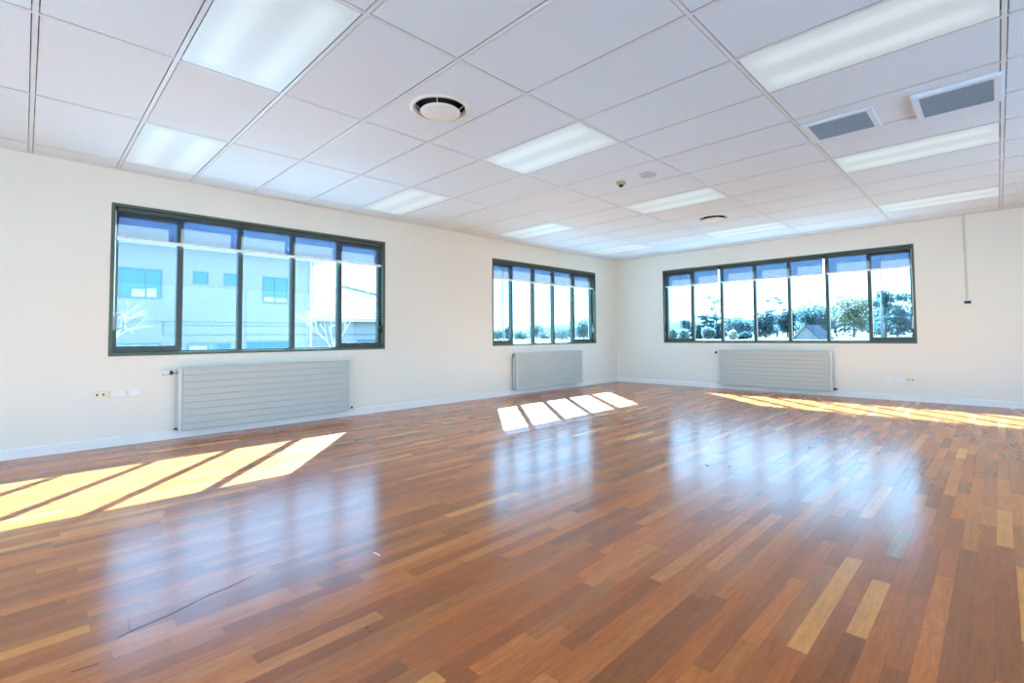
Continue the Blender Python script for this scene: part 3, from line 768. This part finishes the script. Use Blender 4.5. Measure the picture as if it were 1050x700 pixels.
# lamp poles
def pole(x, y, h, r0, r1, label, arm):
    g = ground_z(x, y)
    r = tag(empty('lamp_pole', (x, y, g)), label, 'lamp pole', 'lamp poles on the lawn')
    MB().tube([(x, y, g-.2), (x, y, g+2.6), (x, y, g+2.7), (x, y, g+h)], [r0, r0, r1, r1], 12).build('post', M_pole, r, True)
    MB().box((x-arm, y-.12, g+h), (x+.15, y+.12, g+h+.14), .03).build('lamp_head', M_pole, r)
M_pole = mat('galvanised_pole', (.16, .20, .24, 1), .5, .4)
x_, s_ = spot2(-35.9, 30); pole(x_, 30, 12, .10, .085, 'tall lamp pole in the left pane of the middle window', .7)
x_, s_ = spot3(-18.5, 44); pole(x_, 44, 12, .07, .05, 'thin pole in the leftmost pane of the right window', .5)
x_, s_ = spot3(-.69, 36); pole(x_, 36, 12, .10, .045, 'lamp pole with thick foot in the rightmost pane of the right window', .7)

# gabled shed on the lawn
x_, s_ = spot3(-6.3, 47); yy = 47
S = tag(empty('garden_shed', (x_, yy, ground_z(x_, yy))), 'pale gabled shed with dark roof on the lawn, behind the fifth pane', 'shed')
hw, gz, ap = 1.6, .40, 1.98
MB().poly([(x_-hw, yy, gz-.3), (x_+hw*.9, yy, gz-.3), (x_+hw*.9, yy, gz+.15), (x_, yy, ap-.08), (x_-hw, yy, gz+.1)], (0, 1.7, 0)).build('wall', mat('shed_wall', (.30, .30, .28, 1), .8, .2), S)
rm = MB()
rm.poly([(x_-.0, yy-.25, ap), (x_+hw*1.03, yy-.25, gz+.12), (x_+hw*1.03, yy-.25, gz+.02), (x_, yy-.25, ap-.1)], (0, 2.1, 0))
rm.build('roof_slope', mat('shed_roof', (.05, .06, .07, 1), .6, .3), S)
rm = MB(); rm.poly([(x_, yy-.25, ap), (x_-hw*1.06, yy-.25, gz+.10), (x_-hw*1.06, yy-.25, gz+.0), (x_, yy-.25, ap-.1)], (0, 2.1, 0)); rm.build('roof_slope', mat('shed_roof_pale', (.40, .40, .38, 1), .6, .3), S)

S.rotation_euler.z = -.42

# dark parked car far away
x_, s_ = spot3(.35, 190); g = ground_z(x_, 190)-.35
r = tag(empty('parked_car', (x_, 190, g)), 'dark car parked far away at the right end of the long window', 'car')
prof = [(-2.1, .35), (-2.1, .75), (-1.3, .92), (-.7, 1.42), (.75, 1.45), (1.45, .95), (2.1, .82), (2.15, .35)]
MB().poly([(x_+a, 189.2, g+b) for a, b in prof], (0, 1.65, 0)).build('body', M_navy, r)
for a in (-1.35, 1.35):
    for yy in (189.15, 190.75): MB().tube([(x_+a, yy, g+.33), (x_+a, yy+.2, g+.33)], .33, 14).build('wheel', M_black, r)

# ------------------------------------------------------------------ light
SKY = 6.8; SUN = 120
w = bpy.data.worlds.new('sky'); C.world = w; w.use_nodes = True
nt = w.node_tree; bg = nt.nodes['Background']
tc = nt.nodes.new('ShaderNodeTexCoord'); sp = nt.nodes.new('ShaderNodeSeparateXYZ'); nt.links.new(tc.outputs['Generated'], sp.inputs[0])
cr = nt.nodes.new('ShaderNodeValToRGB'); nt.links.new(sp.outputs[2], cr.inputs[0])
e = cr.color_ramp.elements
e[0].position = 0; e[0].color = (.56, .80, 1, 1); e[1].position = .75; e[1].color = (.26, .50, 1, 1)
m_ = e.new(.14); m_.color = (.50, .76, 1, 1); m_ = e.new(.35); m_.color = (.34, .62, 1, 1)
nt.links.new(cr.outputs[0], bg.inputs[0]); bg.inputs[1].default_value = SKY
sd = Vector((1.15, -.96, -1.0)).normalized()
l = bpy.data.lights.new('sun', 'SUN'); l.energy = SUN; l.angle = math.radians(.53); l.color = (.50, .77, 1.0)
o = bpy.data.objects.new('sun', l); COL.objects.link(o); o.rotation_euler = sd.to_track_quat('-Z', 'Y').to_euler(); o.location = (-12, 10, 14)

# ------------------------------------------------------------------ camera
f_, yaw, pitch, roll = 499.19, .7671, .0391, -.0089
s, c = math.sin(yaw), math.cos(yaw)
R = Matrix(((c, s, 0), (0, 0, 1), (-s, c, 0)))
cp, spp = math.cos(pitch), math.sin(pitch); R = Matrix(((1, 0, 0), (0, cp, -spp), (0, spp, cp))) @ R
ck, sk = math.cos(roll), math.sin(roll); R = Matrix(((ck, sk, 0), (-sk, ck, 0), (0, 0, 1))) @ R
cam = bpy.data.cameras.new('camera'); co = bpy.data.objects.new('camera', cam); COL.objects.link(co)
mt = Matrix((R[0], R[1], -R[2])).transposed().to_4x4(); mt.translation = (6.2289, -9.3444, 1.0318)
co.matrix_world = mt
cam.sensor_width = 36; cam.lens = f_/1050*36
cam.shift_x = (525-542.06)/1050; cam.shift_y = (325.22-350)/1050
cam.clip_start = .05; cam.clip_end = 800
C.camera = co

C.view_settings.view_transform = 'Standard'; C.view_settings.look = 'None'
C.view_settings.gamma = 1; C.view_settings.use_curve_mapping = False; C.view_settings.exposure = -.17
cy = C.cycles
cy.max_bounces = 10; cy.diffuse_bounces = 6; cy.glossy_bounces = 4; cy.transparent_max_bounces = 12; cy.transmission_bounces = 4
cy.sample_clamp_indirect = 12; cy.use_denoising = True; cy.use_light_tree = False; cy.caustics_reflective = True; cy.blur_glossy = .3; cy.caustics_refractive = False
